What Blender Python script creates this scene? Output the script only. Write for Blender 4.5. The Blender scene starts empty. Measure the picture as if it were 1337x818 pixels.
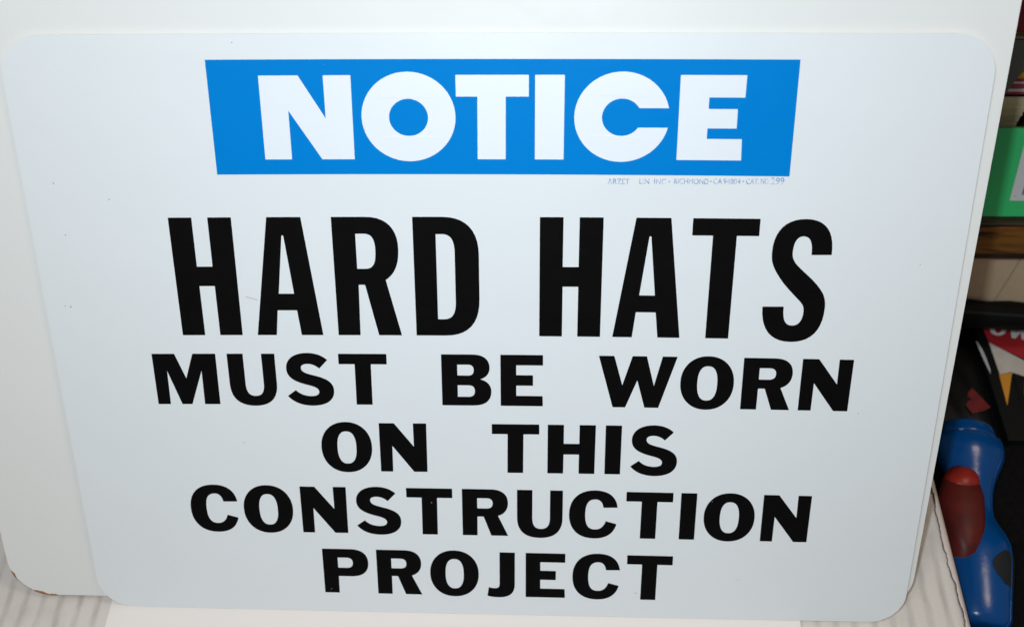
import bpy, bmesh, math, random
from mathutils import Vector, Matrix
from mathutils.geometry import tessellate_polygon

random.seed(7)
scene = bpy.context.scene
C = scene.collection

# ------------------------------------------------------------------ camera
cam_data = bpy.data.cameras.new('camera')
cam_data.sensor_width = 36.0
cam_data.sensor_fit = 'HORIZONTAL'
cam_data.lens = 33.94
cam_data.clip_start = 0.02
cam_data.clip_end = 50
cam_data.dof.use_dof = True
cam_data.dof.focus_distance = 0.55
cam_data.dof.aperture_fstop = 9.0
cam = bpy.data.objects.new('camera', cam_data)
C.objects.link(cam)
CAM = Vector((0.03146, -0.20889, 0.60588))
CR = Vector((0.99925, 0.029853, -0.024663))
CU = Vector((-0.009442, 0.805529, 0.592481))
CB = Vector((0.037554, -0.591804, 0.805207))
def basis(loc, r, u, b):
    return Matrix(((r.x, u.x, b.x, loc.x), (r.y, u.y, b.y, loc.y), (r.z, u.z, b.z, loc.z), (0, 0, 0, 1)))
cam.matrix_world = basis(CAM, CR, CU, CB)
scene.camera = cam

# ------------------------------------------------------------------ world: a dim room
world = bpy.data.worlds.new('World')
scene.world = world
world.use_nodes = True
bgn = world.node_tree.nodes['Background']
bgn.inputs['Color'].default_value = (1.0, 0.965, 0.92, 1)
bgn.inputs['Strength'].default_value = 0.165

# ------------------------------------------------------------------ lamps
# the camera's own flash, a few centimetres up and to the left of the lens
fl = bpy.data.lights.new('camera_flash', 'AREA')
fl.shape = 'RECTANGLE'
fl.size = 0.016
fl.size_y = 0.010
fl.energy = 1.92
fl.color = (0.83, 0.975, 1.085)
flo = bpy.data.objects.new('camera_flash', fl)
C.objects.link(flo)
flo.matrix_world = basis(CAM - CR * 0.022 + CU * 0.050, CR, CU, CB)
# warm ceiling lamp over the right shoulder of the board
ce = bpy.data.lights.new('ceiling_lamp', 'AREA')
ce.shape = 'DISK'
ce.size = 0.45
ce.energy = 5.5
ce.color = (1.0, 0.80, 0.62)
ceo = bpy.data.objects.new('ceiling_lamp', ce)
C.objects.link(ceo)
cl = Vector((0.80, 0.25, 1.65))
ceo.location = cl
ceo.rotation_euler = (Vector((0, 0, 0)) - cl).to_track_quat('-Z', 'Y').to_euler()

# added soft fill from the front left, no real lamp there
rl = bpy.data.lights.new('fill_light', 'AREA')
rl.shape = 'DISK'
rl.size = 0.8
rl.energy = 10.0
rl.color = (1.0, 0.97, 0.93)
rlo = bpy.data.objects.new('fill_light', rl)
C.objects.link(rlo)
rp = Vector((-0.75, -0.9, 1.6))
rlo.location = rp
rlo.rotation_euler = (Vector((0, 0.05, 0.1)) - rp).to_track_quat('-Z', 'Y').to_euler()

scene.view_settings.view_transform = 'Standard'
scene.view_settings.look = 'None'
scene.view_settings.exposure = 0.0
scene.view_settings.gamma = 1.0
scene.view_settings.use_curve_mapping = False

# ------------------------------------------------------------------ materials
def mat(name, col, rough=0.5, spec=0.5, bump=None, vary=None, coat=0.0):
    """bump=(scale,strength,distance); vary=(scale,amount,other colour)"""
    m = bpy.data.materials.new(name)
    m.use_nodes = True
    nt = m.node_tree
    b = nt.nodes['Principled BSDF']
    b.inputs['Base Color'].default_value = (*col, 1)
    b.inputs['Roughness'].default_value = rough
    b.inputs['Specular IOR Level'].default_value = spec
    b.inputs['Coat Weight'].default_value = coat
    tc = nt.nodes.new('ShaderNodeTexCoord')
    if bump:
        n = nt.nodes.new('ShaderNodeTexNoise')
        n.inputs['Scale'].default_value = bump[0]
        n.inputs['Detail'].default_value = 3
        nt.links.new(tc.outputs['Object'], n.inputs['Vector'])
        bp = nt.nodes.new('ShaderNodeBump')
        bp.inputs['Strength'].default_value = bump[1]
        bp.inputs['Distance'].default_value = bump[2]
        nt.links.new(n.outputs['Fac'], bp.inputs['Height'])
        nt.links.new(bp.outputs['Normal'], b.inputs['Normal'])
    if vary:
        n = nt.nodes.new('ShaderNodeTexNoise')
        n.inputs['Scale'].default_value = vary[0]
        n.inputs['Detail'].default_value = 5
        nt.links.new(tc.outputs['Object'], n.inputs['Vector'])
        r = nt.nodes.new('ShaderNodeMapRange')
        r.inputs['From Min'].default_value = 0.35
        r.inputs['From Max'].default_value = 0.7
        r.inputs['To Min'].default_value = 0.0
        r.inputs['To Max'].default_value = vary[1]
        nt.links.new(n.outputs['Fac'], r.inputs['Value'])
        mx = nt.nodes.new('ShaderNodeMix')
        mx.data_type = 'RGBA'
        mx.inputs['A'].default_value = (*col, 1)
        mx.inputs['B'].default_value = (*vary[2], 1)
        nt.links.new(r.outputs['Result'], mx.inputs['Factor'])
        nt.links.new(mx.outputs['Result'], b.inputs['Base Color'])
    return m

M = {}
M['sign'] = mat('sign_enamel', (0.73, 0.765, 0.785), 0.38, 0.4, (1100, 0.10, 0.0003), (9, 0.25, (0.73, 0.76, 0.77)))
M['sign_edge'] = mat('sign_cut_edge', (0.86, 0.82, 0.70), 0.5, 0.4, None, (300, 0.5, (0.74, 0.70, 0.60)))  # brighter and warmer than the face: the edge highlight is put into the colour
M['ink_white'] = mat('white_print', (0.76, 0.80, 0.85), 0.4, 0.4, (1100, 0.10, 0.0003))
M['ink_blue'] = mat('blue_print', (0.0, 0.198, 0.59), 0.45, 0.03, (1300, 0.12, 0.0003), (60, 0.25, (0.0, 0.215, 0.63)))
M['ink_black'] = mat('black_print', (0.0035, 0.0033, 0.0033), 0.5, 0.03, (1300, 0.15, 0.0003), (120, 0.3, (0.006, 0.005, 0.005)))
M['ink_faint'] = mat('faded_blue_print', (0.035, 0.14, 0.42), 0.5, 0.3, None, (520, 1.0, (0.66, 0.73, 0.80)))
M['board'] = mat('white_hardboard', (0.745, 0.75, 0.735), 0.42, 0.4, (700, 0.12, 0.0003), (5, 0.35, (0.715, 0.72, 0.705)))
M['hardboard'] = mat('brown_hardboard', (0.27, 0.11, 0.035), 0.8, 0.2, (900, 0.5, 0.0005), (400, 0.8, (0.42, 0.20, 0.08)))
M['card'] = mat('white_card', (0.80, 0.75, 0.72), 0.7, 0.3, (800, 0.15, 0.0002))
M['trim'] = mat('trim_vinyl', (0.66, 0.56, 0.52), 0.5, 0.4, (500, 0.3, 0.0004), (60, 0.5, (0.55, 0.46, 0.42)))
M['seam'] = mat('dark_seam', (0.03, 0.024, 0.022), 0.8, 0.2, None, (300, 0.6, (0.10, 0.08, 0.07)))
M['speck_d'] = mat('dark_dust', (0.24, 0.22, 0.20), 0.9, 0.2)
M['speck_w'] = mat('white_dust', (0.85, 0.85, 0.85), 0.9, 0.2)
M['fibre'] = mat('pink_fibre', (0.55, 0.38, 0.34), 0.8, 0.2)

def scuff(m, lo, hi, scale=14):
    """uneven sheen: handling marks and smudges in the gloss"""
    nt = m.node_tree
    b = nt.nodes['Principled BSDF']
    tc = nt.nodes.new('ShaderNodeTexCoord')
    mp = nt.nodes.new('ShaderNodeMapping')
    mp.inputs['Scale'].default_value = (1.0, 2.6, 2.6)
    n = nt.nodes.new('ShaderNodeTexNoise')
    n.inputs['Scale'].default_value = scale
    n.inputs['Detail'].default_value = 7
    n.inputs['Roughness'].default_value = 0.62
    n.inputs['Distortion'].default_value = 0.6
    r = nt.nodes.new('ShaderNodeMapRange')
    r.inputs['From Min'].default_value = 0.3
    r.inputs['From Max'].default_value = 0.7
    r.inputs['To Min'].default_value = lo
    r.inputs['To Max'].default_value = hi
    nt.links.new(tc.outputs['Object'], mp.inputs['Vector'])
    nt.links.new(mp.outputs['Vector'], n.inputs['Vector'])
    nt.links.new(n.outputs['Fac'], r.inputs['Value'])
    nt.links.new(r.outputs['Result'], b.inputs['Roughness'])
def pinholes(m, under, scale, limit):
    """missed dots where the sheet shows through the print"""
    nt = m.node_tree
    b = nt.nodes['Principled BSDF']
    src = b.inputs['Base Color'].links[0].from_socket
    tc = nt.nodes.new('ShaderNodeTexCoord')
    v = nt.nodes.new('ShaderNodeTexVoronoi')
    v.inputs['Scale'].default_value = scale
    nt.links.new(tc.outputs['Object'], v.inputs['Vector'])
    sep = nt.nodes.new('ShaderNodeSeparateColor')
    nt.links.new(v.outputs['Color'], sep.inputs['Color'])
    rare = nt.nodes.new('ShaderNodeMath'); rare.operation = 'GREATER_THAN'
    rare.inputs[1].default_value = limit
    nt.links.new(sep.outputs['Red'], rare.inputs[0])
    near = nt.nodes.new('ShaderNodeMath'); near.operation = 'LESS_THAN'
    near.inputs[1].default_value = 0.10
    nt.links.new(v.outputs['Distance'], near.inputs[0])
    mul = nt.nodes.new('ShaderNodeMath'); mul.operation = 'MULTIPLY'
    nt.links.new(rare.outputs[0], mul.inputs[0]); nt.links.new(near.outputs[0], mul.inputs[1])
    mx = nt.nodes.new('ShaderNodeMix'); mx.data_type = 'RGBA'
    mx.inputs['B'].default_value = (*under, 1)
    nt.links.new(mul.outputs[0], mx.inputs['Factor'])
    nt.links.new(src, mx.inputs['A'])
    nt.links.new(mx.outputs['Result'], b.inputs['Base Color'])
pinholes(M['ink_black'], (0.30, 0.31, 0.32), 260, 0.996)
pinholes(M['ink_blue'], (0.20, 0.42, 0.74), 240, 0.996)
scuff(M['sign'], 0.28, 0.50)
scuff(M['board'], 0.34, 0.56, 9)
scuff(M['ink_blue'], 0.35, 0.6, 30)
scuff(M['ink_black'], 0.38, 0.62, 30)

def seat_material():
    """cream vinyl; grime sits in the pressed channels (object X)"""
    m = mat('cream_vinyl', (0.64, 0.60, 0.555), 0.5, 0.4, (600, 0.35, 0.0005))
    nt = m.node_tree
    b = nt.nodes['Principled BSDF']
    tc = nt.nodes.new('ShaderNodeTexCoord')
    sp = nt.nodes.new('ShaderNodeSeparateXYZ')
    nt.links.new(tc.outputs['Object'], sp.inputs['Vector'])
    def mth(op, a, bv=None, cv=None):
        n = nt.nodes.new('ShaderNodeMath')
        n.operation = op
        for i, v in enumerate((a, bv, cv)):
            if v is None: continue
            if isinstance(v, (int, float)): n.inputs[i].default_value = v
            else: nt.links.new(v, n.inputs[i])
        return n.outputs[0]
    wob = nt.nodes.new('ShaderNodeTexNoise')
    wob.inputs['Scale'].default_value = 30
    nt.links.new(tc.outputs['Object'], wob.inputs['Vector'])
    x = mth('ADD', sp.outputs['X'], mth('MULTIPLY', mth('SUBTRACT', wob.outputs['Fac'], 0.5), 0.004))
    ph = mth('FRACT', mth('DIVIDE', mth('ADD', x, 0.3056 + 0.0118 * 20.5), 0.0118))
    d = mth('ABSOLUTE', mth('SUBTRACT', ph, 0.5))          # 0 in the channel
    g = nt.nodes.new('ShaderNodeMapRange')
    g.interpolation_type = 'SMOOTHSTEP'
    g.inputs['From Min'].default_value = 0.02
    g.inputs['From Max'].default_value = 0.30
    g.inputs['To Min'].default_value = 1.0
    g.inputs['To Max'].default_value = 0.0
    nt.links.new(d, g.inputs['Value'])
    mp = nt.nodes.new('ShaderNodeMapping')
    mp.inputs['Scale'].default_value = (85, 26, 10)
    nt.links.new(tc.outputs['Object'], mp.inputs['Vector'])
    n2 = nt.nodes.new('ShaderNodeTexNoise')
    n2.inputs['Scale'].default_value = 1.0
    n2.inputs['Detail'].default_value = 6
    n2.inputs['Roughness'].default_value = 0.65
    nt.links.new(mp.outputs['Vector'], n2.inputs['Vector'])
    r2 = nt.nodes.new('ShaderNodeMapRange')
    r2.inputs['From Min'].default_value = 0.30
    r2.inputs['From Max'].default_value = 0.68
    nt.links.new(n2.outputs['Fac'], r2.inputs['Value'])
    fac = mth('MULTIPLY', mth('MULTIPLY', g.outputs['Result'], r2.outputs['Result']), 0.55)
    # a little overall soiling
    n3 = nt.nodes.new('ShaderNodeTexNoise')
    n3.inputs['Scale'].default_value = 45
    n3.inputs['Detail'].default_value = 6
    nt.links.new(tc.outputs['Object'], n3.inputs['Vector'])
    r3 = nt.nodes.new('ShaderNodeMapRange')
    r3.inputs['From Min'].default_value = 0.5
    r3.inputs['From Max'].default_value = 0.8
    r3.inputs['To Max'].default_value = 0.3
    nt.links.new(n3.outputs['Fac'], r3.inputs['Value'])
    tot = mth('MINIMUM', mth('ADD', fac, r3.outputs['Result']), 0.9)
    mx = nt.nodes.new('ShaderNodeMix')
    mx.data_type = 'RGBA'
    mx.inputs['A'].default_value = (0.64, 0.60, 0.555, 1)
    mx.inputs['B'].default_value = (0.25, 0.23, 0.21, 1)
    nt.links.new(tot, mx.inputs['Factor'])
    nt.links.new(mx.outputs['Result'], b.inputs['Base Color'])
    return m
M['seat'] = seat_material()

def wood_material(name, c1, c2):
    m = mat(name, c1, 0.45, 0.45)
    nt = m.node_tree
    b = nt.nodes['Principled BSDF']
    tc = nt.nodes.new('ShaderNodeTexCoord')
    mp = nt.nodes.new('ShaderNodeMapping')
    mp.inputs['Scale'].default_value = (9, 60, 60)
    nt.links.new(tc.outputs['Object'], mp.inputs['Vector'])
    n = nt.nodes.new('ShaderNodeTexNoise')
    n.inputs['Scale'].default_value = 1.6
    n.inputs['Detail'].default_value = 6
    n.inputs['Distortion'].default_value = 1.2
    nt.links.new(mp.outputs['Vector'], n.inputs['Vector'])
    r = nt.nodes.new('ShaderNodeValToRGB')
    r.color_ramp.elements[0].position = 0.42
    r.color_ramp.elements[0].color = (*c2, 1)
    r.color_ramp.elements[1].position = 0.56
    r.color_ramp.elements[1].color = (*c1, 1)
    nt.links.new(n.outputs['Fac'], r.inputs['Fac'])
    nt.links.new(r.outputs['Color'], b.inputs['Base Color'])
    return m
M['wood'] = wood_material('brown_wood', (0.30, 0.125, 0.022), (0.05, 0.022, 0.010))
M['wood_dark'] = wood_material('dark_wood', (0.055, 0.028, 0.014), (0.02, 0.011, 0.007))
M['black'] = mat('black_paint', (0.004, 0.004, 0.004), 0.6, 0.12, (200, 0.3, 0.001))
M['floor'] = mat('dark_carpet', (0.006, 0.0055, 0.006), 0.95, 0.05, (700, 0.8, 0.002), (300, 0.6, (0.011, 0.010, 0.009)))
M['green'] = mat('green_card', (0.035, 0.56, 0.16), 0.30, 0.55, (300, 0.1, 0.0005), (14, 0.3, (0.07, 0.56, 0.22)))
M['label'] = mat('grey_white_paper', (0.66, 0.66, 0.64), 0.6, 0.3)
M['grey_print'] = mat('grey_print', (0.17, 0.17, 0.20), 0.6, 0.3, None, (120, 0.9, (0.34, 0.34, 0.40)))
M['pages'] = mat('cream_pages', (0.74, 0.64, 0.42), 0.8, 0.2, None, (80, 0.5, (0.64, 0.54, 0.33)))
M['maroon'] = mat('maroon_cover', (0.42, 0.06, 0.09), 0.5, 0.4, None, (70, 0.5, (0.28, 0.04, 0.06)))
M['yellow'] = mat('yellow_cover', (0.70, 0.43, 0.02), 0.5, 0.4)
M['grey'] = mat('grey_cloth_cover', (0.16, 0.165, 0.155), 0.7, 0.3, (500, 0.3, 0.0005))
M['beige'] = mat('beige_cardboard', (0.78, 0.57, 0.37), 0.75, 0.2, (300, 0.2, 0.0005), (60, 0.4, (0.70, 0.51, 0.33)))
M['crease'] = mat('crease', (0.5, 0.37, 0.25), 0.8, 0.2)
M['red'] = mat('red_print', (0.42, 0.02, 0.025), 0.5, 0.4, None, (90, 0.4, (0.32, 0.015, 0.02)))
M['dark_red'] = mat('dark_red_print', (0.17, 0.012, 0.014), 0.5, 0.3, None, (160, 0.8, (0.08, 0.008, 0.010)))
M['white_print'] = mat('paper_print', (0.60, 0.56, 0.50), 0.6, 0.3, None, (60, 0.6, (0.42, 0.38, 0.33)))
M['orange'] = mat('orange_print', (0.62, 0.27, 0.03), 0.6, 0.3, None, (90, 0.5, (0.5, 0.2, 0.02)))
M['blue'] = mat('blue_plastic', (0.0, 0.062, 0.24), 0.22, 0.4, (60, 0.15, 0.002), (40, 0.3, (0.0, 0.05, 0.20)))
M['dull_red'] = mat('dull_red_plastic', (0.12, 0.012, 0.009), 0.45, 0.25, None, (70, 0.8, (0.055, 0.008, 0.007)))
M['boss'] = mat('red_plastic', (0.30, 0.02, 0.012), 0.35, 0.35, None, (90, 0.6, (0.20, 0.015, 0.010)))
M['charcoal'] = mat('charcoal_plastic', (0.016, 0.018, 0.020), 0.5, 0.25)
M['highlight'] = mat('highlight_paint', (0.50, 0.52, 0.52), 0.3, 0.5)  # pale colour for the highlight painted on the pouch
M['pouch'] = mat('black_film', (0.005, 0.006, 0.006), 0.5, 0.15, (40, 0.3, 0.003))

# ------------------------------------------------------------------ object helpers
CLUTTER = False            # the things beside the bench are drawn at 5:4 in their own frame
def clut(v):
    v = Vector(v)
    return v * 0.8 + Vector((0.0063, -0.0418, 0.1212))

def thing(name, label, cat, loc=(0, 0, 0), group=None):
    if CLUTTER: loc = clut(loc)
    o = bpy.data.objects.new(name, None)
    o.empty_display_size = 0.05
    C.objects.link(o)
    o.location = loc
    o['label'] = label
    o['category'] = cat
    if group: o['group'] = group
    return o

def root_loc(o):
    v = Vector(o.location)
    while o.parent:
        o = o.parent
        v += Vector(o.location)
    return v

def build(name, verts, faces, material, parent=None, smooth=False, label=None):
    """verts in world coordinates; becomes a child placed relative to its parent"""
    off = root_loc(parent) if parent else Vector((0, 0, 0))
    if CLUTTER: verts = [clut(v) for v in verts]
    me = bpy.data.meshes.new(name)
    me.from_pydata([tuple(Vector(v) - off) for v in verts], [], faces)
    mats = material if isinstance(material, (list, tuple)) else [material]
    for m in mats: me.materials.append(m)
    me.validate()
    if smooth:
        for p in me.polygons: p.use_smooth = True
    o = bpy.data.objects.new(name, me)
    C.objects.link(o)
    if parent: o.parent = parent
    if label: o['label'] = label
    return o

def bevel_box(name, x0, x1, y0, y1, z0, z1, material, parent=None, bev=0.002, seg=2, label=None):
    bm = bmesh.new()
    bmesh.ops.create_cube(bm, size=1)
    for v in bm.verts:
        v.co = Vector((x0 + (v.co.x + .5) * (x1 - x0), y0 + (v.co.y + .5) * (y1 - y0), z0 + (v.co.z + .5) * (z1 - z0)))
    if bev: bmesh.ops.bevel(bm, geom=bm.edges[:], offset=bev, segments=seg, affect='EDGES', profile=0.6)
    bm.verts.index_update()
    vs = [v.co.copy() for v in bm.verts]
    fs = [[v.index for v in f.verts] for f in bm.faces]
    bm.free()
    return build(name, vs, fs, material, parent, label=label)

# ------------------------------------------------------------------ setting: the floor beside the seat
FZ = -0.0948
fo = build('floor', [(-1.2, -0.9, FZ), (1.6, -0.9, FZ), (1.6, 1.4, FZ), (-1.2, 1.4, FZ)], [(0, 1, 2, 3)], M['floor'])
fo['kind'] = 'structure'

# ------------------------------------------------------------------ the ribbed seat
PITCH = 0.0118
SX1 = 0.2975
seat = thing('padded_bench', 'low cream ribbed vinyl bench with soiled grooves under the leaning sign', 'bench', (0, 0, FZ))
def seat_cover():
    xs, zs = [], []
    x = -0.62
    z0 = -0.0012
    n = int((SX1 - 0.008 + 0.62) / 0.00118)
    for i in range(n + 1):
        xx = -0.62 + (SX1 - 0.008 + 0.62) * i / n
        ph = ((xx + 0.3056) / PITCH) % 1.0
        d = min(ph, 1 - ph)
        zz = z0 - 0.00024 * math.exp(-(d / 0.2) ** 2)
        xs.append(xx); zs.append(zz)
    for k in range(1, 9):                                   # rolled right-hand edge
        a = math.pi / 2 * k / 8
        xs.append(SX1 - 0.008 + 0.008 * math.sin(a)); zs.append(z0 - 0.008 + 0.008 * math.cos(a))
    xs.append(SX1); zs.append(FZ + 0.012)
    ys = [-0.26, -0.12, -0.04, 0.0, 0.04, 0.10, 0.18, 0.255]
    vs = [(x, y, z) for y in ys for x, z in zip(xs, zs)]
    m = len(xs)
    fs = [(j * m + i, j * m + i + 1, (j + 1) * m + i + 1, (j + 1) * m + i) for j in range(len(ys) - 1) for i in range(m - 1)]
    return build('cover', vs, fs, M['seat'], seat, smooth=True)
seat_cover()
bevel_box('base', -0.615, SX1 - 0.004, -0.255, 0.25, FZ + 0.0005, -0.012, M['black'], seat, 0.003)
# trim strip along the right-hand edge with its ragged inner border
def trim():
    rnd = random.Random(3)
    vs, fs, sv, sf = [], [], [], []
    N = 260
    for i in range(N + 1):
        y = -0.25 + 0.50 * i / N
        j = 0.0009 * math.sin(y * 70 + 1) + 0.0004 * math.sin(y * 310) + rnd.uniform(-0.0004, 0.0004)
        xi = 0.2925 + j
        row = [(xi, y, -0.0008), (xi + 0.0004, y, -0.0003), (0.2952, y, -0.0010), (0.2970, y, -0.0028), (SX1 + 0.0006, y, -0.0065)]
        vs += row
        w = 0.00012 + 0.0004 * rnd.random()
        sv += [(xi - w, y, -0.00065), (xi + 0.0001, y, -0.00035)]
    for i in range(N):
        for k in range(4):
            a = i * 5 + k
            fs.append((a, a + 1, a + 6, a + 5))
        a = i * 2
        sf.append((a, a + 1, a + 3, a + 2))
    t = build('trim_strip', vs, fs, M['trim'], seat, smooth=True)
    build('seam', sv, sf, M['seam'], t)
trim()
bevel_box('backrest', -0.30, 0.20, 0.2385, 0.275, FZ + 0.001, 0.345, M['seat'], seat, 0.012, 4)

# white card lying on the seat, under the foot of the sign
card = thing('white_card', 'plain white card lying flat on the bench under the sign', 'card', (-0.03, -0.05, -0.001))
def card_mesh():
    x0, x1, y0, y1, zt, zb = -0.2487, 0.1912, -0.13, 0.0045, -0.00045, -0.00095
    vs = [(x0, y0, zt), (x1, y0, zt), (x1, y1, zt), (x0, y1, zt), (x0, y0, zb), (x1, y0, zb), (x1, y1, zb), (x0, y1, zb)]
    fs = [(0, 1, 2, 3), (0, 4, 5, 1), (1, 5, 6, 2), (2, 6, 7, 3), (3, 7, 4, 0)]
    build('sheet', vs, fs, M['card'], card)
card_mesh()

# ------------------------------------------------------------------ sheets that lean back on the bench
def sheet_frame(y0, z0, lean):
    s, c = math.sin(lean), math.cos(lean)
    up = Vector((0, s, c)); away = Vector((0, c, -s))
    def P(x, h, w=0.0):                                   # h above the foot, w away from the viewer
        return Vector((x, y0, z0)) + up * h + away * w + Vector((0, 0, 0))
    return P

SW, SH = 0.508, 0.35398                                   # 20 x 14 inch sign
sign_P = sheet_frame(0.0, 0.0, math.radians(32.748))
def sign_bow(x, v):
    a = v / SH
    return (0.01007 * (1 - a) - 0.00033 * a) * (1 - (2 * x / SW) ** 2)
def S(u, v, out=0.0):
    """point of the sign face: u right, v down from the top (metres), out towards the viewer"""
    return sign_P(u, SH - v, sign_bow(u, v) - out)

def rounded_sheet(name, x0, x1, h0, h1, r, point, thick, m_front, m_edge, parent, nx=48, nh=14):
    """sheet with round corners as a column grid; point(x,h,depth)"""
    xs = []
    nc = 10
    for i in range(nc): xs.append(x0 + r * (1 - math.cos(math.pi / 2 * i / nc)))
    for i in range(nx + 1): xs.append(x0 + r + (x1 - x0 - 2 * r) * i / nx)
    for i in range(nc - 1, -1, -1): xs.append(x1 - r * (1 - math.cos(math.pi / 2 * i / nc)))
    cols = []
    for x in xs:
        d = max(x0 + r - x, x - (x1 - r), 0)
        k = r - math.sqrt(max(r * r - d * d, 0))
        cols.append((x, h0 + k, h1 - k))
    vs, fs, mi = [], [], []
    n = nh + 1
    for (x, a, b) in cols:
        for j in range(n): vs.append(point(x, a + (b - a) * j / nh, 0))
    o = len(vs)
    for (x, a, b) in cols:
        for j in range(n): vs.append(point(x, a + (b - a) * j / nh, thick))
    m = len(cols)
    for i in range(m - 1):
        for j in range(nh):
            a = i * n + j
            fs.append((a, a + n, a + n + 1, a + 1)); mi.append(0)
            fs.append((o + a, o + a + 1, o + a + n + 1, o + a + n)); mi.append(1)
    ring = [j for j in range(n)] + [i * n + nh for i in range(1, m)] + [(m - 1) * n + j for j in range(nh - 1, -1, -1)] + [i * n for i in range(m - 2, 0, -1)]
    e = len(vs)                                             # the cut edge has its own vertices, so it stays crisp
    R = len(ring)
    vs += [vs[a] for a in ring] + [vs[o + a] for a in ring]
    for q in range(R):
        b = (q + 1) % R
        fs.append((e + q, e + b, e + R + b, e + R + q)); mi.append(1)
    ob = build(name, vs, fs, [m_front, m_edge], parent)
    for p, k in zip(ob.data.polygons, mi):
        p.material_index = k
        p.use_smooth = len(p.vertices) == 4 and k == 0
    return ob

# --- the big white hardboard behind the sign
BY0, BLEAN = 0.0056, math.radians(32.62)
board_P = sheet_frame(BY0, 0.0024, BLEAN)
def board_pt(x, h, w):
    b = 0.0098 * min(h / 0.354, 1.25) * (1 - (2 * x / SW) ** 2)
    xx = x + (0.0028 * (h - 0.09) / 0.27 if x > 0 else 0) * max(x, 0) / 0.26
    return board_P(xx, h, b + w)
board = thing('hardboard_panel', 'large white painted hardboard with chipped rounded corner, leaning behind the sign', 'board', (-0.02, BY0, 0))
rounded_sheet('panel', -0.3122, 0.2590, 0.0, 0.52, 0.026, board_pt, 0.0035, M['board'], M['hardboard'], board, 40, 16)
def chip(pts):
    vs = [board_pt(x, h, -0.0001) for x, h in pts] + [board_pt(x, h, 0.0008) for x, h in pts]
    n = len(pts)
    build('chip', vs, [tuple(range(n))] + [(i, (i + 1) % n, n + (i + 1) % n, n + i) for i in range(n)], M['hardboard'], board)
def rim(deg, ins):
    a = math.radians(deg)
    return (-0.3122 + 0.026 - (0.026 - ins) * math.cos(a), 0.026 - (0.026 - ins) * math.sin(a))
def chip_arc(d0, d1, w):
    n = 8
    outer = [rim(d0 + (d1 - d0) * i / n, -0.0003) for i in range(n + 1)]
    prof = [w * math.sin(math.pi * (i + .2) / (n + .4)) * random.uniform(.65, 1.1) for i in range(n + 1)]
    inner = [rim(d0 + (d1 - d0) * i / n, prof[i]) for i in range(n, -1, -1)]
    chip(outer + inner)
chip_arc(60, 84, 0.0017)
chip_arc(17, 30, 0.0011)
chip([(-0.2895, -0.0003), (-0.2835, -0.0003), (-0.2850, 0.0007), (-0.2885, 0.0009)])

# --- the sign
sign = thing('notice_sign', 'white hard hat notice sign with blue header leaning on white board', 'sign', (0, 0, 0))
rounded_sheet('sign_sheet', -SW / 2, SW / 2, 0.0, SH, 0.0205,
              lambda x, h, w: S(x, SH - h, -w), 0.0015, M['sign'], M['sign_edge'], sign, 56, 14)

# ---- lettering outlines, millimetres, x right, y down from the cap line
def bez(p0, c1, c2, p1, n=10):
    out = []
    for i in range(1, n + 1):
        t = i / n; s = 1 - t
        out.append((s ** 3 * p0[0] + 3 * s * s * t * c1[0] + 3 * s * t * t * c2[0] + t ** 3 * p1[0],
                    s ** 3 * p0[1] + 3 * s * s * t * c1[1] + 3 * s * t * t * c2[1] + t ** 3 * p1[1]))
    return out
def path(*seg):
    """points (x,y) or cubic segments (c1x,c1y,c2x,c2y,x,y)"""
    out = []
    for s in seg:
        if len(s) == 2: out.append(s)
        else: out += bez(out[-1], s[0:2], s[2:4], s[4:6])
    return out
def oval(x0, x1, y0, y1, p=2.0, n=56):
    cx, cy, rx, ry = (x0 + x1) / 2, (y0 + y1) / 2, (x1 - x0) / 2, (y1 - y0) / 2
    r = []
    for i in range(n):
        a = 2 * math.pi * i / n
        c, s = math.cos(a), math.sin(a)
        r.append((cx + rx * math.copysign(abs(c) ** (2 / p), c), cy + ry * math.copysign(abs(s) ** (2 / p), s)))
    return r

def notice_C():
    cx, cy, rx, ry, ri, rj = 24.9, 21.7, 24.9, 23.4, 10.35, 9.7
    a0 = math.asin((21.7 - 16.9) / 23.4); a1 = math.asin((27.0 - 21.7) / 23.4)
    b0 = math.asin((21.7 - 16.9) / rj); b1 = math.asin((27.0 - 21.7) / rj)
    out = []
    n = 44
    for i in range(n + 1):
        a = -a0 - (2 * math.pi - a0 - a1) * i / n
        out.append((cx + rx * math.cos(a), cy + ry * math.sin(a)))
    for i in range(n + 1):
        a = b1 + (2 * math.pi - b0 - b1) * i / n
        out.append((cx + ri * math.cos(a), cy + rj * math.sin(a)))
    return [out]
HEAD = {   # extra-bold header, cap height 44
    'N': [path((0, 0), (20.7, 0), (34.0, 22.3), (33.9, 0), (48.4, 0), (48.2, 44), (30.8, 44), (14.4, 18.1), (14.4, 44), (0, 44))],
    'O': [oval(0, 49.9, -1.7, 45.1), oval(14.6, 35.3, 12.2, 31.6)],
    'T': [path((0, 0), (38.3, 0), (38.3, 11.1), (26.2, 11.1), (26.0, 44), (11.0, 44), (11.3, 11.1), (0, 11.1))],
    'I': [path((0, 0), (15.4, 0), (15.3, 44), (0, 44))],
    'C': notice_C(),
    'E': [path((0, 0), (33.7, 0), (33.6, 11.3), (15.2, 11.3), (15.2, 17.2), (30.2, 17.2), (30.3, 27.2), (15.2, 27.2), (15.2, 32.7), (33.4, 32.7), (33.8, 43.9), (0, 43.9))],
}
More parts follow.
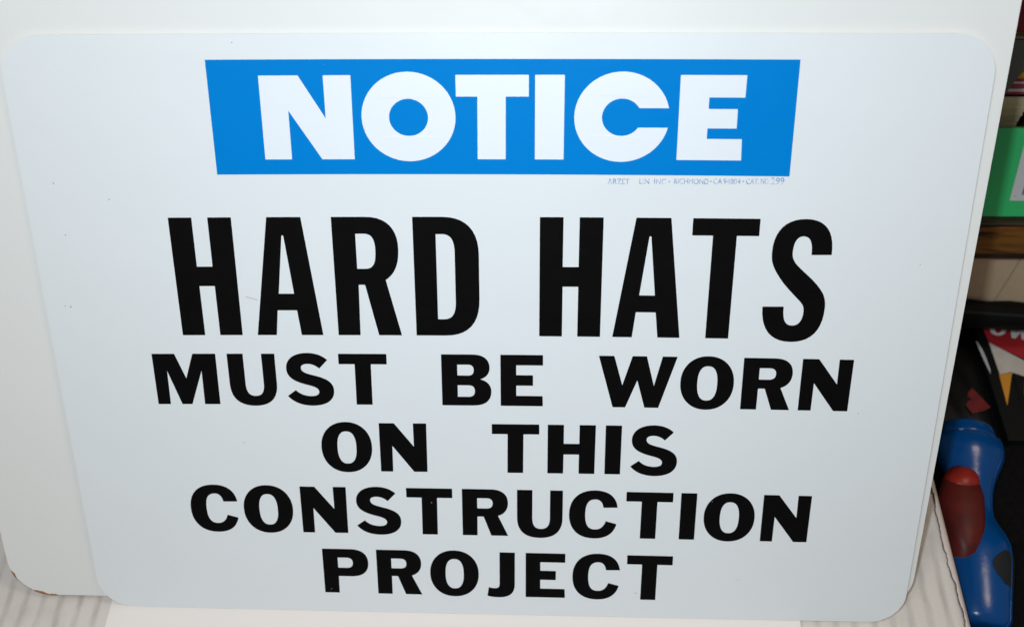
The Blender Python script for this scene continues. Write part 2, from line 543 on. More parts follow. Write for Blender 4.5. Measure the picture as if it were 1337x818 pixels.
TALL = {   # condensed gothic, cap height 69.2
    'H': [path((0, 0), (12.9, 0), (12.8, 28.2), (21.6, 28.2), (21.7, 0), (34.7, 0), (34.5, 69.2), (21.6, 69.2), (21.6, 39.6), (12.9, 39.6), (12.9, 69.2), (0, 69.2))],
    'A': [path((11.0, 0), (29.8, 0), (37.8, 69.2), (25.4, 69.2), (23.8, 54.2), (12.7, 54.2), (11.0, 69.2), (0, 69.2)),
          path((18.5, 10.4), (19.5, 10.4), (22.9, 44.3), (14.2, 44.3))],
    'R': [path((0, 0), (19, 0), (30.5, 0, 36.4, 6.6, 36.4, 18.2), (36.4, 27.5, 33.6, 33.0, 28.6, 36.2), (36.4, 69.2), (23.3, 69.2), (17.0, 39.8), (16.6, 39.0), (13.2, 39.0), (12.6, 69.2), (0, 69.2)),
          path((12.9, 9.5), (17.4, 9.5), (21.9, 9.5, 23.6, 12.2, 23.6, 19.2), (23.6, 26.8, 21.9, 29.7, 17.4, 29.7), (12.9, 29.7))],
    'D': [path((0, 0), (16.5, 0), (29.5, 0, 36.3, 7.6, 36.3, 21.5), (36.3, 47.5), (36.3, 61.4, 30, 69.2, 17.0, 69.2), (0, 69.2)),
          path((12.6, 9.7), (15.8, 9.7), (21.0, 9.7, 22.9, 13.0, 22.9, 20.5), (22.9, 48.5), (22.9, 56.0, 21.0, 59.4, 15.8, 59.4), (12.6, 59.4))],
    'T': [path((0, 0), (35.9, 0), (35.9, 9.6), (24.0, 9.6), (23.5, 69.2), (10.7, 69.2), (11.2, 9.6), (0, 9.6))],
    'S': [path((34.4, 19.6), (23.7, 19.8), (23.8, 13.0, 22.4, 9.4, 18.6, 9.4), (15.2, 9.4, 13.6, 13.0, 13.6, 18.4),
               (13.6, 22.4, 15.4, 24.6, 18.9, 27.8), (21.6, 30.3, 25.6, 33.6, 28.6, 37.0), (32.0, 41.0, 34.0, 44.0, 34.0, 50.2),
               (34.0, 63.5, 28.2, 70.6, 17.0, 70.6), (6.0, 70.6, 0, 63.4, 0, 49.9), (11.6, 49.7), (11.5, 57.0, 13.0, 60.8, 17.0, 60.8),
               (20.6, 60.8, 22.6, 57.8, 22.6, 52.6), (22.6, 49.4, 21.6, 48.0, 19.2, 45.6), (15.0, 41.4, 10.6, 37.0, 7.6, 32.6),
               (4.2, 27.6, 2.5, 24.4, 2.5, 18.6), (2.5, 6.4, 8.6, -0.2, 19.2, -0.2), (29.4, -0.2, 34.8, 6.4, 34.4, 19.6))],
}
WIDE = {   # wide bold grotesque, cap height 32
    'I': [path((0, 0), (9.5, 0), (9.3, 32), (0, 32))],
    'T': [path((0, 0), (28.0, 0), (28.0, 6.4), (18.7, 6.4), (18.5, 32), (9.1, 32), (9.3, 6.4), (0, 6.4))],
    'H': [path((0, 0), (9.5, 0), (9.5, 12.3), (18.7, 12.3), (18.7, 0), (28.2, 0), (28.0, 32), (18.6, 32), (18.6, 19.3), (9.5, 19.3), (9.4, 32), (0, 32))],
    'E': [path((0, 0), (24.5, 0), (24.5, 6.4), (9.1, 6.4), (9.1, 12.6), (18.8, 12.6), (18.8, 19.1), (9.1, 19.1), (9.1, 25.6), (24.4, 25.6), (24.6, 32), (0, 32))],
    'N': [path((0, 0), (9.0, 0), (20.4, 15.3), (20.3, 0), (28.2, 0), (28.0, 32), (20.0, 32), (7.5, 14.8), (7.3, 32), (0, 32))],
    'M': [path((0, 0), (13.1, 0), (18.4, 15.5), (23.7, 0), (37.0, 0), (36.7, 32), (27.6, 32), (27.9, 10.6), (20.1, 32), (14.2, 32), (7.7, 10.6), (7.3, 32), (0, 32))],
    'W': [path((0, 0), (8.8, 0), (13.9, 18.1), (19.2, 0), (27.3, 0), (32.0, 18.3), (36.3, 0), (44.7, 0), (35.1, 32), (27.1, 32), (22.4, 14.9), (16.0, 32), (8.7, 32))],
    'U': [path((0, 0), (9.3, 0), (9.3, 19.0), (9.3, 24.4, 11.0, 26.7, 14.6, 26.7), (18.2, 26.7, 20.0, 24.4, 20.0, 19.0), (20.0, 0), (27.7, 0),
               (27.7, 19.0), (27.7, 28.2, 23.0, 33.0, 13.9, 33.0), (4.6, 33.0, 0, 28.2, 0, 19.0))],
    'O': [oval(0, 30.4, -0.6, 32.7, 2.15), oval(9.65, 21.0, 5.5, 26.9, 2.45)],
    'C': [path((29.3, 10.9), (20.7, 11.1), (20.2, 7.4, 18.6, 5.5, 15.9, 5.5), (11.6, 5.5, 9.8, 8.6, 9.8, 15.9), (9.8, 23.2, 11.6, 26.3, 15.9, 26.3),
               (19.2, 26.3, 21.2, 24.2, 22.3, 20.4), (28.9, 22.3), (27.4, 28.9, 22.9, 32.6, 15.4, 32.6), (5.6, 32.6, 0, 26.4, 0, 16.1), (0, 5.6, 5.8, -0.6, 15.6, -0.6),
               (23.6, -0.6, 28.4, 3.4, 29.3, 10.9))],
    'S': [path((24.6, 3.9), (19.6, 9.2), (17.8, 7.4, 15.4, 6.3, 12.9, 6.3), (10.4, 6.3, 8.9, 7.2, 8.9, 8.9), (8.9, 11.4, 11.8, 12.4, 15.6, 13.4),
               (22.6, 15.2, 27.4, 17.2, 27.4, 23.2), (27.4, 29.3, 22.4, 32.8, 14.4, 32.8), (8.4, 32.8, 3.2, 30.9, 0, 26.6), (4.9, 22.9),
               (7.2, 25.4, 10.2, 26.7, 13.9, 26.7), (16.9, 26.7, 18.6, 25.7, 18.6, 23.9), (18.6, 21.4, 15.9, 20.6, 11.6, 19.4),
               (4.6, 17.5, 0.3, 15.0, 0.3, 9.3), (0.3, 3.2, 5.4, -0.5, 13.0, -0.5), (17.6, -0.5, 21.6, 0.9, 24.6, 3.9))],
    'B': [path((0, 0), (18.0, 0), (24.6, 0, 27.9, 3.0, 27.9, 8.2), (27.9, 11.7, 26.0, 14.3, 22.3, 15.4), (26.6, 16.4, 28.8, 19.2, 28.8, 23.0),
               (28.8, 29.0, 25.0, 32, 18.2, 32), (0, 32)),
          path((9.2, 6.3), (15.4, 6.3), (17.7, 6.3, 18.7, 7.6, 18.7, 9.7), (18.7, 11.9, 17.7, 13.1, 15.4, 13.1), (9.2, 13.1)),
          path((9.2, 19.2), (15.6, 19.2), (18.1, 19.2, 19.2, 20.5, 19.2, 22.8), (19.2, 25.1, 18.1, 26.5, 15.6, 26.5), (9.2, 26.5))],
    'R': [path((0, 0), (17.4, 0), (24.2, 0, 27.9, 3.3, 27.9, 9.3), (27.9, 13.6, 25.8, 16.8, 21.8, 18.2), (27.9, 32), (17.6, 32), (13.0, 18.8), (9.2, 18.8), (9.1, 32), (0, 32)),
          path((9.2, 6.1), (14.8, 6.1), (17.4, 6.1, 18.6, 7.3, 18.6, 9.6), (18.6, 12.0, 17.4, 13.2, 14.8, 13.2), (9.2, 13.2))],
    'P': [path((0, 0), (17.6, 0), (24.6, 0, 28.5, 3.4, 28.5, 9.8), (28.5, 16.2, 24.6, 19.7, 17.6, 19.7), (9.4, 19.7), (9.2, 32), (0, 32)),
          path((9.4, 6.2), (15.0, 6.2), (17.6, 6.2, 18.8, 7.5, 18.8, 9.9), (18.8, 12.3, 17.6, 13.6, 15.0, 13.6), (9.4, 13.6))],
    'J': [path((7.8, 0), (17.3, 0), (17.2, 23.0), (17.2, 29.6, 13.8, 32.7, 7.0, 32.7), (4.0, 32.7, 2.0, 32.4, 0.0, 31.6), (0.9, 25.4), (2.2, 25.9, 3.6, 26.1, 4.6, 26.1), (6.8, 26.1, 7.7, 25.2, 7.7, 22.6))],
}

def densify(loop, step=6.0):
    out = []
    n = len(loop)
    for i in range(n):
        a, b = loop[i], loop[(i + 1) % n]
        d = math.hypot(b[0] - a[0], b[1] - a[1])
        if d < 1e-6: continue
        k = max(1, int(d / step))
        for j in range(k): out.append((a[0] + (b[0] - a[0]) * j / k, a[1] + (b[1] - a[1]) * j / k))
    return out

def soften(loop, r=0.28):
    """round each sharp corner a hair, as screen-printed ink does"""
    loop = [p for i, p in enumerate(loop) if math.hypot(p[0] - loop[i - 1][0], p[1] - loop[i - 1][1]) > 1e-4]
    out = []
    n = len(loop)
    for i in range(n):
        p, q, s = loop[i - 1], loop[i], loop[(i + 1) % n]
        v1 = Vector((p[0] - q[0], p[1] - q[1])); v2 = Vector((s[0] - q[0], s[1] - q[1]))
        if v1.length < 1e-6 or v2.length < 1e-6: continue
        if v1.angle(v2) < 2.6 and v1.length > 3 * r and v2.length > 3 * r:
            a = Vector(q) + v1.normalized() * r; b = Vector(q) + v2.normalized() * r
            m = (a + b) / 4 + Vector(q) / 2
            out += [tuple(a), tuple(m), tuple(b)]
        else: out.append(q)
    return out

def ink(name, loops, place, base, top, material, parent):
    """flat print with real edges: loops in mm, place(x,y)->(u,v) metres"""
    loops = [densify(soften(l)) for l in loops]
    tris = tessellate_polygon([[Vector((x, y, 0)) for x, y in l] for l in loops])
    flat = [p for l in loops for p in l]
    vs = [S(*place(x, y), top) for x, y in flat] + [S(*place(x, y), base) for x, y in flat]
    fs = []
    n = len(flat)
    for t in tris:
        a, b, c = (flat[i] for i in t)
        ar = (b[0] - a[0]) * (c[1] - a[1]) - (b[1] - a[1]) * (c[0] - a[0])
        fs.append(tuple(t) if ar < 0 else tuple(reversed(t)))
    k = 0
    for l in loops:
        m = len(l)
        for i in range(m):
            a, b = k + i, k + (i + 1) % m
            fs.append((a, b, n + b, n + a))
        k += m
    return build(name, vs, fs, material, parent)

# blue header panel
def header():
    u0, u1, v0, v1 = -0.1484, 0.1583, 0.0129, 0.07305
    nx, ny = 48, 6
    t = 0.00008
    def q(i, j, o):
        x = u0 + (u1 - u0) * i / nx
        return S(x, v0 + (v1 - v0) * j / ny - 0.0012 * (x - 0.005) * (j / ny), o)
    vs = [q(i, j, t) for j in range(ny + 1) for i in range(nx + 1)]
    fs = [(j * (nx + 1) + i, (j + 1) * (nx + 1) + i, (j + 1) * (nx + 1) + i + 1, j * (nx + 1) + i + 1) for j in range(ny) for i in range(nx)]
    return build('header_panel', vs, fs, M['ink_blue'], sign, label='blue printed header panel')
hp = header()
for ch, x in zip('NOTICE', (-121.5, -68.4, -18.1, 23.5, 44.1, 98.6)):
    ink('letter', HEAD[ch], lambda a, b, x=x: ((x + a) / 1000, (20.92 + b - 0.0012 * (x + a)) / 1000), 0.00008, 0.00016, M['ink_white'], hp)

LINES = [
    (TALL, 96.50, -0.0030, 69.2, 'HARDHATS', (-178.2, -135.0, -88.4, -43.6, 26.4, 67.8, 109.3, 150.3)),
    (WIDE, 177.25, -0.0030, 32.0, 'MUSTBEWORN', (-197.9, -154.3, -120.7, -89.6, -30.0, 4.2, 60.6, 107.6, 142.7, 175.5)),
    (WIDE, 221.12, -0.0040, 32.0, 'ONTHIS', (-103.3, -68.2, -1.2, 31.8, 65.8, 81.0)),
    (WIDE, 264.55, 0.0012, 32.0, 'CONSTRUCTION', (-187.2, -154.3, -118.7, -84.9, -53.7, -19.8, 13.6, 45.2, 79.5, 112.2, 126.4, 161.2)),
    (WIDE, 308.40, 0.0038, 31.6, 'PROJECT', (-108.0, -74.2, -40.8, -5.1, 18.9, 48.0, 81.5)),
]
for font, v0, sl, cap, text, xs in LINES:
    for ch, x in zip(text, xs):
        ink('letter', font[ch], lambda a, b, x=x: ((x + a) / 1000, (v0 + b + sl * (x + a)) / 1000), 0.0, 0.00009, M['ink_black'], sign)

# worn line of fine print under the header
def fine_print():
    cu = bpy.data.curves.new('fine_print', 'FONT')
    out_v, out_f = [], []
    pieces = [('ARZET', 62.6, 11.6, 76.5), ('LIN', 79.6, 5.2, 76.3), ('INC', 87.4, 6.4, 76.3), ('\u2022', 95.0, 1.0, 76.3), ('RICHMOND', 97.9, 18.3, 76.1),
              ('\u2022', 116.9, 1.0, 76.0), ('CA', 118.7, 4.6, 75.9), ('94804', 124.0, 9.0, 75.9), ('\u2022', 133.9, 1.0, 75.8), ('CAT.', 136.0, 6.6, 75.8), ('NO.', 143.6, 4.6, 75.6), ('299', 149.0, 6.8, 75.4)]
    for txt, x0, w, yc in pieces:
        cu.body = txt
        ob = bpy.data.objects.new('tmp_text', cu)
        C.objects.link(ob)
        dg = bpy.context.evaluated_depsgraph_get()
        dg.update()
        me = bpy.data.meshes.new_from_object(ob.evaluated_get(dg))
        xs = [v.co.x for v in me.vertices]; ys = [v.co.y for v in me.vertices]
        if xs:
            ax, bx = min(xs), max(xs)
            hgt = 1.0 if txt == '\u2022' else (3.7 if txt == '299' else 2.9)
            ay, by = min(ys), max(ys)
            o = len(out_v)
            for v in me.vertices:
                u = x0 + (v.co.x - ax) / max(bx - ax, 1e-6) * w
                vv = yc + hgt / 2 - (v.co.y - ay) / max(by - ay, 1e-6) * hgt
                out_v.append(S(u / 1000, vv / 1000, 0.00009))
            for p in me.polygons: out_f.append(tuple(o + i for i in p.vertices))
        bpy.data.objects.remove(ob)
        bpy.data.meshes.remove(me)
    bpy.data.curves.remove(cu)
    return build('fine_print', out_v, out_f, M['ink_faint'], sign, label='tiny worn blue line of print under the header')
fine_print()

# dust and a stray fibre on the face
def speck(u, v, r, material):
    n = 7
    ring = [(u + r * random.uniform(.6, 1.2) * math.cos(2 * math.pi * i / n), v + r * random.uniform(.6, 1.2) * math.sin(2 * math.pi * i / n)) for i in range(n)]
    vs = [S(a / 1000, b / 1000, 0.00005) for a, b in ring] + [S(u / 1000, v / 1000, 0.0003)]
    build('dust_speck', vs, [(i, (i + 1) % n, n) for i in range(n)], material, sign)
for u, v, r, k in ((-226.6, 17.6, 0.45, 'speck_w'), (-133.5, 4.3, 0.35, 'speck_d'), (-208.8, 86.6, 0.4, 'speck_d'), (-237.5, 77.4, 0.35, 'speck_d'),
                   (-239.9, 148.7, 0.5, 'speck_d'), (-243.0, 148.2, 0.35, 'speck_d'), (-235.7, 106.5, 0.35, 'speck_d'), (87.5, 336.0, 0.6, 'fibre'), (-86.5, 15.5, 0.25, 'speck_d'),
                   (-37.0, 58.0, 0.25, 'speck_d'), (210.0, 210.0, 0.3, 'speck_d'), (232.0, 120.0, 0.25, 'speck_d'), (-150.0, 235.0, 0.3, 'speck_d'), (-202.0, 320.0, 0.25, 'speck_d'), (150.0, 325.0, 0.3, 'speck_d')):
    speck(u, v, r, M[k])
def fibre():
    pts = [(-139.6, 143.0), (-137.2, 143.6), (-135.2, 144.2), (-133.2, 145.0)]
    vs, fs = [], []
    for u, v in pts:
        vs += [S(u / 1000, (v - .18) / 1000, 0.0001), S(u / 1000, v / 1000, 0.0004), S(u / 1000, (v + .18) / 1000, 0.0001)]
    for i in range(len(pts) - 1):
        for k in range(2):
            a = i * 3 + k
            fs.append((a, a + 1, a + 4, a + 3))
    build('fibre', vs, fs, M['fibre'], sign)
fibre()

# ------------------------------------------------------------------ the shelf unit beside the bench
CLUTTER = True
FZ = -0.27
YS = 0.40
case = thing('bookcase', 'low brown wooden bookcase with black bottom rail behind the board', 'bookcase', (0.55, YS, FZ))
bevel_box('shelf', 0.318, 0.95, YS, 0.70, -0.1190, -0.0800, M['wood'], case, 0.0015, label='brown grained wooden shelf edge')
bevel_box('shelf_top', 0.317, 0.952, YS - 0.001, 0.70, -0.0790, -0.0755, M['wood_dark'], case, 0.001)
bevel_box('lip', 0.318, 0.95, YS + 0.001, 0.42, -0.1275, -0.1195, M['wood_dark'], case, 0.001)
bevel_box('plinth', 0.318, 0.95, 0.424, 0.68, -0.2340, -0.2170, M['black'], case, 0.002)
bevel_box('shade_shelf', 0.318, 0.95, YS, 0.70, 0.185, 0.205, M['wood'], case, 0.0015)  # unseen shelf, added to keep overhead light off the things below
bevel_box('foot_rail', 0.318, 0.95, 0.412, 0.44, FZ + 0.0005, -0.2345, M['black'], case, 0.001)
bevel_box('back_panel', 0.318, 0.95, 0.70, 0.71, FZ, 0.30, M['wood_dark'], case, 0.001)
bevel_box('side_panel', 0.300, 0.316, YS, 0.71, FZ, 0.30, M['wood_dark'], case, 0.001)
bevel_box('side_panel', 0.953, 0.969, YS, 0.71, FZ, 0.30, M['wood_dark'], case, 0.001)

# beige carton under the shelf
ct = thing('carton', 'beige cardboard carton under the wooden shelf', 'carton', (0.50, 0.44, -0.2165))
bevel_box('body', 0.39, 0.62, 0.412, 0.62, -0.2165, -0.132, M['beige'], ct, 0.002)
build('crease', [(0.4950, 0.4116, -0.134), (0.4964, 0.4116, -0.134), (0.4964, 0.4116, -0.2145), (0.4950, 0.4116, -0.2145),
                 (0.4957, 0.4111, -0.134), (0.4957, 0.4111, -0.2145)], [(0, 4, 5, 3), (4, 1, 2, 5)], M['crease'], ct)

# green box leaning back on the shelf
gb = thing('green_folder', 'green folder leaning back on the wooden shelf with white picture label', 'folder', (0.45, 0.409, -0.0755))
g_lean = math.radians(24)
g_P = sheet_frame(0.409, -0.0752, g_lean)
def slab(name, x0, x1, h0, h1, P, w0, w1, material, parent, label=None):
    vs = [P(x, h, w) for w in (w0, w1) for (x, h) in ((x0, h0), (x1, h0), (x1, h1), (x0, h1))]
    fs = [(0, 1, 2, 3), (7, 6, 5, 4), (0, 4, 5, 1), (1, 5, 6, 2), (2, 6, 7, 3), (3, 7, 4, 0)]
    return build(name, vs, fs, material, parent, label=label)
slab('cover', 0.388, 0.62, 0.0, 0.0850, g_P, 0.0, 0.004, M['green'], gb)
lb = slab('label', 0.4553, 0.53, 0.0160, 0.0760, g_P, -0.0006, 0.0, M['label'], gb, label='white label with a grey picture')
slab('picture', 0.4648, 0.52, 0.0220, 0.0700, g_P, -0.0009, -0.0006, M['grey_print'], lb)
slab('dot', 0.4585, 0.4592, 0.0205, 0.0212, g_P, -0.0009, -0.0006, M['grey_print'], lb)

# pile of books behind the green box
ZB = -0.0752
def book(name, label, cat, x0, x1, y0, y1, z0, z1, cover, grp=None, lip=0.0016, pages=True):
    t = thing(name, label, cat, ((x0 + x1) / 2, (y0 + y1) / 2, z0), grp)
    if pages:
        n = max(2, int((z1 - z0 - 2 * lip) / 0.0024))
        h = (z1 - z0 - 2 * lip) / n
        vs, fs = [], []
        for i in range(n):                                  # leaf bundles, each a touch in or out
            d = random.uniform(0, 0.0012)
            o = len(vs)
            a, b = z0 + lip + h * i + 0.0001, z0 + lip + h * (i + 1) - 0.0001
            xa, xb, ya, yb = x0 + .002 + d, x1 - .002 - d, y0 + .002 + d, y1 - .002
            vs += [(xa, ya, a), (xb, ya, a), (xb, yb, a), (xa, yb, a), (xa, ya, b), (xb, ya, b), (xb, yb, b), (xa, yb, b)]
            fs += [tuple(o + k for k in f) for f in ((3, 2, 1, 0), (4, 5, 6, 7), (0, 1, 5, 4), (1, 2, 6, 5), (2, 3, 7, 6), (3, 0, 4, 7))]
        build('page_block', vs, fs, M['pages'], t)
        bevel_box('cover', x0, x1, y0, y1, z0, z0 + lip, cover, t, 0.0003, 1)
        bevel_box('cover', x0, x1, y0, y1, z1 - lip, z1, cover, t, 0.0003, 1)
    else:
        bevel_box('cover', x0, x1, y0, y1, z0, z1, cover, t, 0.0006, 1)
    return t
YB = 0.470
book('thick_book', 'thick black covered book at the bottom of the pile behind the green folder', 'book', 0.388, 0.463, YB + .002, 0.62, ZB, -0.0300, M['black'])
book('thick_book', 'thick book with cream page edges above the green folder', 'book', 0.387, 0.4640, YB, 0.61, -0.0298, 0.0162, M['black'], lip=0.0008)
z = 0.0164
for k, (c, h, lab) in enumerate((('maroon', 0.0042, 'lowest thin maroon magazine on the cream paged book'), ('label', 0.0030, 'pale thin magazine between two maroon ones'),
                                 ('maroon', 0.0040, 'middle thin maroon magazine in the pile'), ('label', 0.0034, 'upper pale thin magazine under the maroon one'),
                                 ('maroon', 0.0036, 'uppermost thin maroon magazine just under the yellow one'), ('yellow', 0.0062, 'yellow magazine on top of the pile'))):
    book('thin_magazine', lab, 'magazine', 0.389 + random.uniform(-.002, .002), 0.470 + random.uniform(-.002, .003), YB + random.uniform(-.001, .002), 0.60, z, z + h, M[c], 'thin magazines in the pile', pages=False)
    z += h + 0.0002
# dark maroon box lying on top of the pile
rb = thing('maroon_box', 'dark maroon box on top of the pile of magazines', 'box', (0.45, 0.56, z))
bevel_box('box_body', 0.40, 0.52, 0.525, 0.595, z, 0.078, M['maroon'], rb, 0.002)
bevel_box('lid', 0.399, 0.521, 0.524, 0.596, 0.0784, 0.090, M['charcoal'], rb, 0.002)
# grey book standing slanted in front of the pile
gk = thing('grey_book', 'slanted dark grey book standing between the green folder and the pile', 'book', (0.38, 0.462, ZB))
def slanted(name, pts, y0, y1, material, parent):
    n = len(pts)
    vs = [(x, y0, z) for x, z in pts] + [(x, y1, z) for x, z in pts]
    fs = [tuple(range(n)), tuple(range(2 * n - 1, n - 1, -1))] + [(i, n + i, n + (i + 1) % n, (i + 1) % n) for i in range(n)]
    return build(name, vs, fs, material, parent)
slanted('cover', [(0.389, ZB + .001), (0.4085, ZB + .001), (0.4425, 0.0845), (0.391, 0.0845)], 0.4605, 0.4625, M['grey'], gk)
slanted('page_block', [(0.390, ZB + .003), (0.4055, ZB + .003), (0.4395, 0.0825), (0.392, 0.0825)], 0.4625, 0.4675, M['pages'], gk)
slanted('cover', [(0.389, ZB + .001), (0.4085, ZB + .001), (0.4425, 0.0845), (0.391, 0.0845)], 0.4675, 0.4690, M['grey'], gk)

# ------------------------------------------------------------------ things on the floor
bag = thing('black_bag', 'black padded bag lying along the foot of the bookcase', 'bag', (0.55, 0.372, FZ))
def bag_mesh():
    vs, fs = [], []
    n, m = 20, 46
    for j in range(m + 1):
        t = j / m
        x = 0.36 + 0.50 * t
        e = min(1.0, math.sin(math.pi * min(max(t, 0.002), 0.998)) * 3.2) ** 0.5
        for i in range(n):
            a = 2 * math.pi * i / n
            wr = 1 + 0.05 * math.sin(x * 120 + 3 * math.sin(a * 2)) + 0.04 * math.sin(x * 47 + a * 3)
            ry, rz = 0.0145 * e * wr, 0.0150 * e * wr
            vs.append((x, 0.4000 + ry * math.cos(a), -0.2165 - 0.10 * (x - 0.49) + rz * math.sin(a)))
    for j in range(m):
        for i in range(n):
            fs.append((j * n + i, (j + 1) * n + i, (j + 1) * n + (i + 1) % n, j * n + (i + 1) % n))
    fs.append(tuple(range(n))); fs.append(tuple(m * n + i for i in range(n - 1, -1, -1)))
    build('body', vs, fs, M['black'], bag, smooth=True)
    sv, sf = [], []
    for j in range(m + 1):
        x = 0.38 + 0.46 * j / m
        y, z = 0.4000 - 0.0085, -0.2165 - 0.10 * (x - 0.49) + 0.0130
        sv += [(x, y - 0.0012, z - 0.0012), (x, y, z + 0.0006), (x, y + 0.0012, z + 0.0004)]
    for j in range(m):
        for k in range(2):
            a = j * 3 + k
            sf.append((a, a + 3, a + 4, a + 1))
    build('zip', sv, sf, M['charcoal'], bag)
bag_mesh()
mg = thing('magazine', 'dark magazine with red title band tucked under the black bag', 'magazine', (0.52, 0.38, FZ))
ZM = FZ + 0.012
bevel_box('cover', 0.492, 0.66, 0.275, 0.455, FZ + 0.001, ZM, M['pouch'], mg, 0.001)
def floor_print(name, pts, z, material, parent, label=None, t=0.0005):
    n = len(pts)
    vs = [(x, y, z + t) for x, y in pts] + [(x, y, z) for x, y in pts]
    o = build(name, vs, [tuple(range(n))] + [(i, n + i, n + (i + 1) % n, (i + 1) % n) for i in range(n)], material, parent, label=label)
    return o
floor_print('paper_panel', [(0.5033, 0.3932), (0.5040, 0.3530), (0.5170, 0.3560), (0.5225, 0.3290), (0.5640, 0.3150), (0.5750, 0.3500), (0.5344, 0.3700)], ZM, M['white_print'], mg)
floor_print('orange_wedge', [(0.5033, 0.3525), (0.5016, 0.3150), (0.5172, 0.3552)], ZM, M['orange'], mg)
floor_print('dark_wedge', [(0.5175, 0.3550), (0.5165, 0.3200), (0.5223, 0.3286), (0.5290, 0.3500)], ZM + .0005, M['pouch'], mg)
band = floor_print('title_band', [(0.5015, 0.4150), (0.5030, 0.3932), (0.5344, 0.3721), (0.5800, 0.3560), (0.5850, 0.4050), (0.5440, 0.4250)], ZM + .0005, M['red'], mg, label='red title band with white letters')
def floor_letter(loops, x, y, sc, skew, rot):
    loops = [densify(l, 8) for l in loops]
    tris = tessellate_polygon([[Vector((a, b, 0)) for a, b in l] for l in loops])
    flat = [p for l in loops for p in l]
    vs = []
    for a, b in flat:
        px, py = (a - skew * (b - 32)) * sc, -b * sc
        c, s = math.cos(rot), math.sin(rot)
        vs.append((x + px * c - py * s, y + px * s + py * c, ZM + 0.0014))
    build('letter', vs, [tuple(t) for t in tris], M['label'], band)
floor_letter(WIDE['O'], 0.5085, 0.4215, 0.00056, 0.25, -0.17)
floor_letter(WIDE['W'], 0.5270, 0.4175, 0.00056, 0.25, -0.20)

# black film pouch with its highlight drawn as a pale strip and a red mark
pc = thing('black_pouch', 'glossy black pouch with red mark above the blue bottle', 'pouch', (0.462, 0.34, FZ))
def pillow(name, cx, cy, rx, ry, zb, h, material, parent, n=14):
    vs, fs = [], []
    for j in range(n + 1):
        for i in range(n + 1):
            u, v = -1 + 2 * i / n, -1 + 2 * j / n
            k = max(0, (1 - u ** 4)) * max(0, (1 - v ** 4))
            vs.append((cx + rx * u, cy + ry * v, zb + 0.002 + h * k ** 0.6 + 0.0012 * math.sin(9 * u + 5 * v) * k))
    fs = [(j * (n + 1) + i, j * (n + 1) + i + 1, (j + 1) * (n + 1) + i + 1, (j + 1) * (n + 1) + i) for j in range(n) for i in range(n)]
    return build(name, vs, fs, material, parent, smooth=True)
pillow('body', 0.452, 0.343, 0.036, 0.060, FZ, 0.012, M['pouch'], pc)
floor_print('painted_highlight', [(0.4893, 0.3945), (0.4902, 0.3830), (0.4916, 0.3700), (0.4936, 0.3560), (0.4945, 0.3530), (0.4953, 0.3590), (0.4948, 0.3720), (0.4935, 0.3840), (0.4912, 0.3930)], FZ + 0.0130, M['highlight'], pc)
floor_print('red_mark', [(0.4583, 0.3140), (0.4625, 0.3185), (0.4668, 0.3200), (0.4628, 0.3240), (0.4650, 0.3295), (0.4701, 0.3340), (0.4760, 0.3240), (0.4829, 0.3112), (0.4745, 0.3066), (0.4626, 0.3031)], FZ + 0.0145, M['dark_red'], pc)

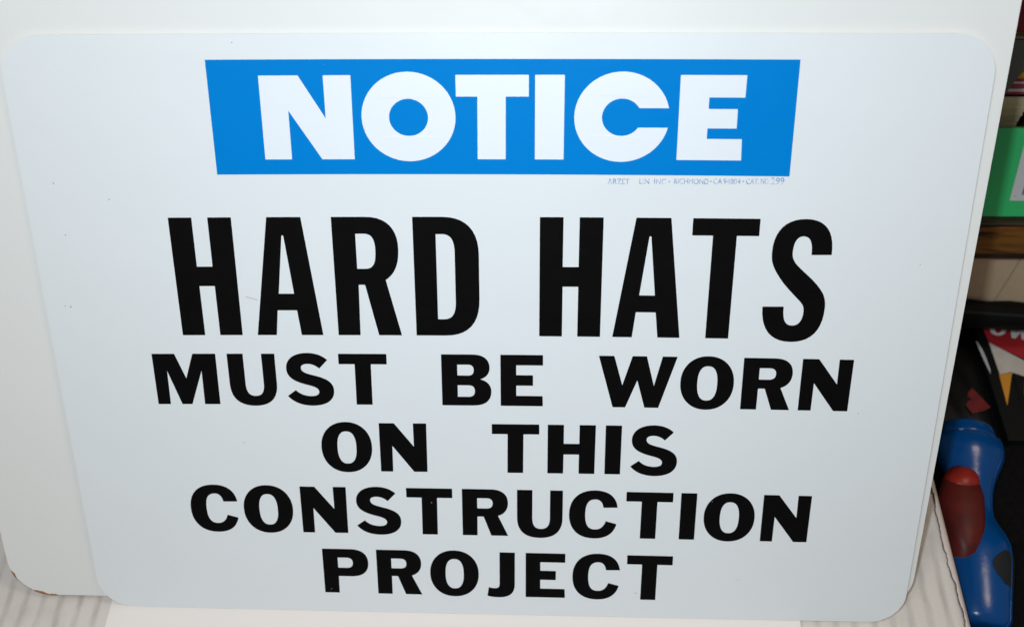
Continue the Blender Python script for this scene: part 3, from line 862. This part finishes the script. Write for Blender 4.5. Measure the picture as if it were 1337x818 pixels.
# blue moulded bottle lying on its back
bt = thing('plastic_bottle', 'blue moulded plastic bottle with blank dark red panel beside the bench', 'bottle', (0.43, 0.18, FZ))
def bottle():
    A = Vector((0.4485, 0.2830)); Bp = Vector((0.4130, 0.0800))
    ax = (Bp - A); L = ax.length; ax.normalize(); nx = Vector((-ax.y, ax.x))
    if nx.x < 0: nx = -nx
    zc = FZ + 0.026
    def skin(name, prof, material, parent, n=28, depth=0.72):
        vs, fs = [], []
        for s, w in prof:
            c = A + ax * s
            for i in range(n):
                a = 2 * math.pi * i / n
                p = c + nx * (w * math.cos(a))
                vs.append((p.x, p.y, zc + min(w * depth, 0.0245) * math.sin(a)))
        m = len(prof)
        for j in range(m - 1):
            for i in range(n):
                fs.append((j * n + i, j * n + (i + 1) % n, (j + 1) * n + (i + 1) % n, (j + 1) * n + i))
        fs.append(tuple(range(n - 1, -1, -1)))
        fs.append(tuple((m - 1) * n + i for i in range(n)))
        return build(name, vs, fs, material, parent, smooth=True)
    skin('cap', [(0.000, 0.010), (0.0008, 0.020), (0.0025, 0.0235), (0.0055, 0.0250), (0.0135, 0.0265), (0.0165, 0.0265), (0.0172, 0.0245)], M['blue'], bt)
    body = [(0.0165, 0.0245), (0.0172, 0.0285), (0.0190, 0.0305), (0.024, 0.0320), (0.031, 0.0325), (0.038, 0.0310), (0.047, 0.0275), (0.056, 0.0235), (0.066, 0.0200),
            (0.076, 0.0178), (0.090, 0.0166), (0.100, 0.0172), (0.108, 0.0205), (0.118, 0.0265), (0.128, 0.0300), (0.142, 0.0305), (0.160, 0.0285), (0.180, 0.0260), (0.198, 0.0240), (0.2045, 0.0200), (0.2055, 0.0100)]
    skin('body', body, M['blue'], bt)
    # blank raised panel on the front
    n, r = 24, 6
    vs, fs = [], []
    cx, cy = 0.4165, 0.186
    for j in range(r + 1):
        k = j / r
        for i in range(n):
            a = 2 * math.pi * i / n
            w = 0.0215 if math.sin(a) > 0 else 0.0205
            l = 0.048 if math.sin(a) > 0 else 0.055
            x = cx + k * w * math.cos(a) - 0.16 * (0 - k * l * math.sin(a))
            vs.append((x, cy + k * l * math.sin(a), zc + 0.0105 + 0.0165 * math.sqrt(max(0, 1 - k ** 2.6))))
    for j in range(r):
        for i in range(n):
            fs.append((j * n + i, (j + 1) * n + i, (j + 1) * n + (i + 1) % n, j * n + (i + 1) % n))
    build('front_panel', vs, fs, M['dull_red'], bt, smooth=True, label='blank dark red panel')
    # brighter blank cap at the head of the panel
    vs, fs = [], []
    for j in range(r + 1):
        k = j / r
        for i in range(n):
            a = 2 * math.pi * i / n
            w, l = 0.0165, 0.0165
            vs.append((0.4215 + k * w * math.cos(a) + 0.16 * k * l * math.sin(a), 0.2125 + k * l * math.sin(a),
                       zc + 0.0128 + 0.0150 * math.sqrt(max(0, 1 - k ** 2.4))))
    for j in range(r):
        for i in range(n):
            fs.append((j * n + i, (j + 1) * n + i, (j + 1) * n + (i + 1) % n, j * n + (i + 1) % n))
    build('red_boss', vs, fs, M['boss'], bt, smooth=True, label='blank brighter red boss')
    # mould seam down the side
    vs, fs = [], []
    for s_, w_ in body[1:-1]:
        c_ = A + ax * s_ + nx * (w_ * 0.80)
        zz = zc + min(w_ * 0.72, 0.0245) * 0.60
        vs += [(c_.x - 0.0006, c_.y, zz + 0.0008), (c_.x + 0.0006, c_.y, zz + 0.0001), (c_.x, c_.y, zz + 0.0011)]
    for i in range(len(body) - 3):
        a = i * 3
        fs += [(a, a + 2, a + 5, a + 3), (a + 2, a + 1, a + 4, a + 5)]
    build('mould_seam', vs, fs, M['blue'], bt, smooth=True)
    # charcoal wedge laid over the hip
    vs, fs = [], []
    def width(q):
        for (s0, w0), (s1, w1) in zip(body, body[1:]):
            if s0 <= q <= s1: return w0 + (w1 - w0) * (q - s0) / (s1 - s0)
    nr, nc = 12, 8
    for a in range(nr + 1):
        q = 0.1365 + 0.032 * a / nr
        w = width(q)
        lo = math.radians(18 + 6 * a / nr)
        hi = math.radians(40 + 42 * math.sin(math.pi * min(1, a / nr * 0.75 + 0.12)))
        for b in range(nc + 1):
            t = lo + (hi - lo) * b / nc
            p = A + ax * q + nx * ((w + 0.0004) * math.cos(t))
            vs.append((p.x, p.y, zc + (min(w * 0.72, 0.0245) + 0.0004) * math.sin(t)))
    for a in range(nr):
        for b in range(nc):
            k = a * (nc + 1) + b
            fs.append((k, k + 1, k + nc + 2, k + nc + 1))
    build('side_patch', vs, fs, M['charcoal'], bt, smooth=True)
bottle()
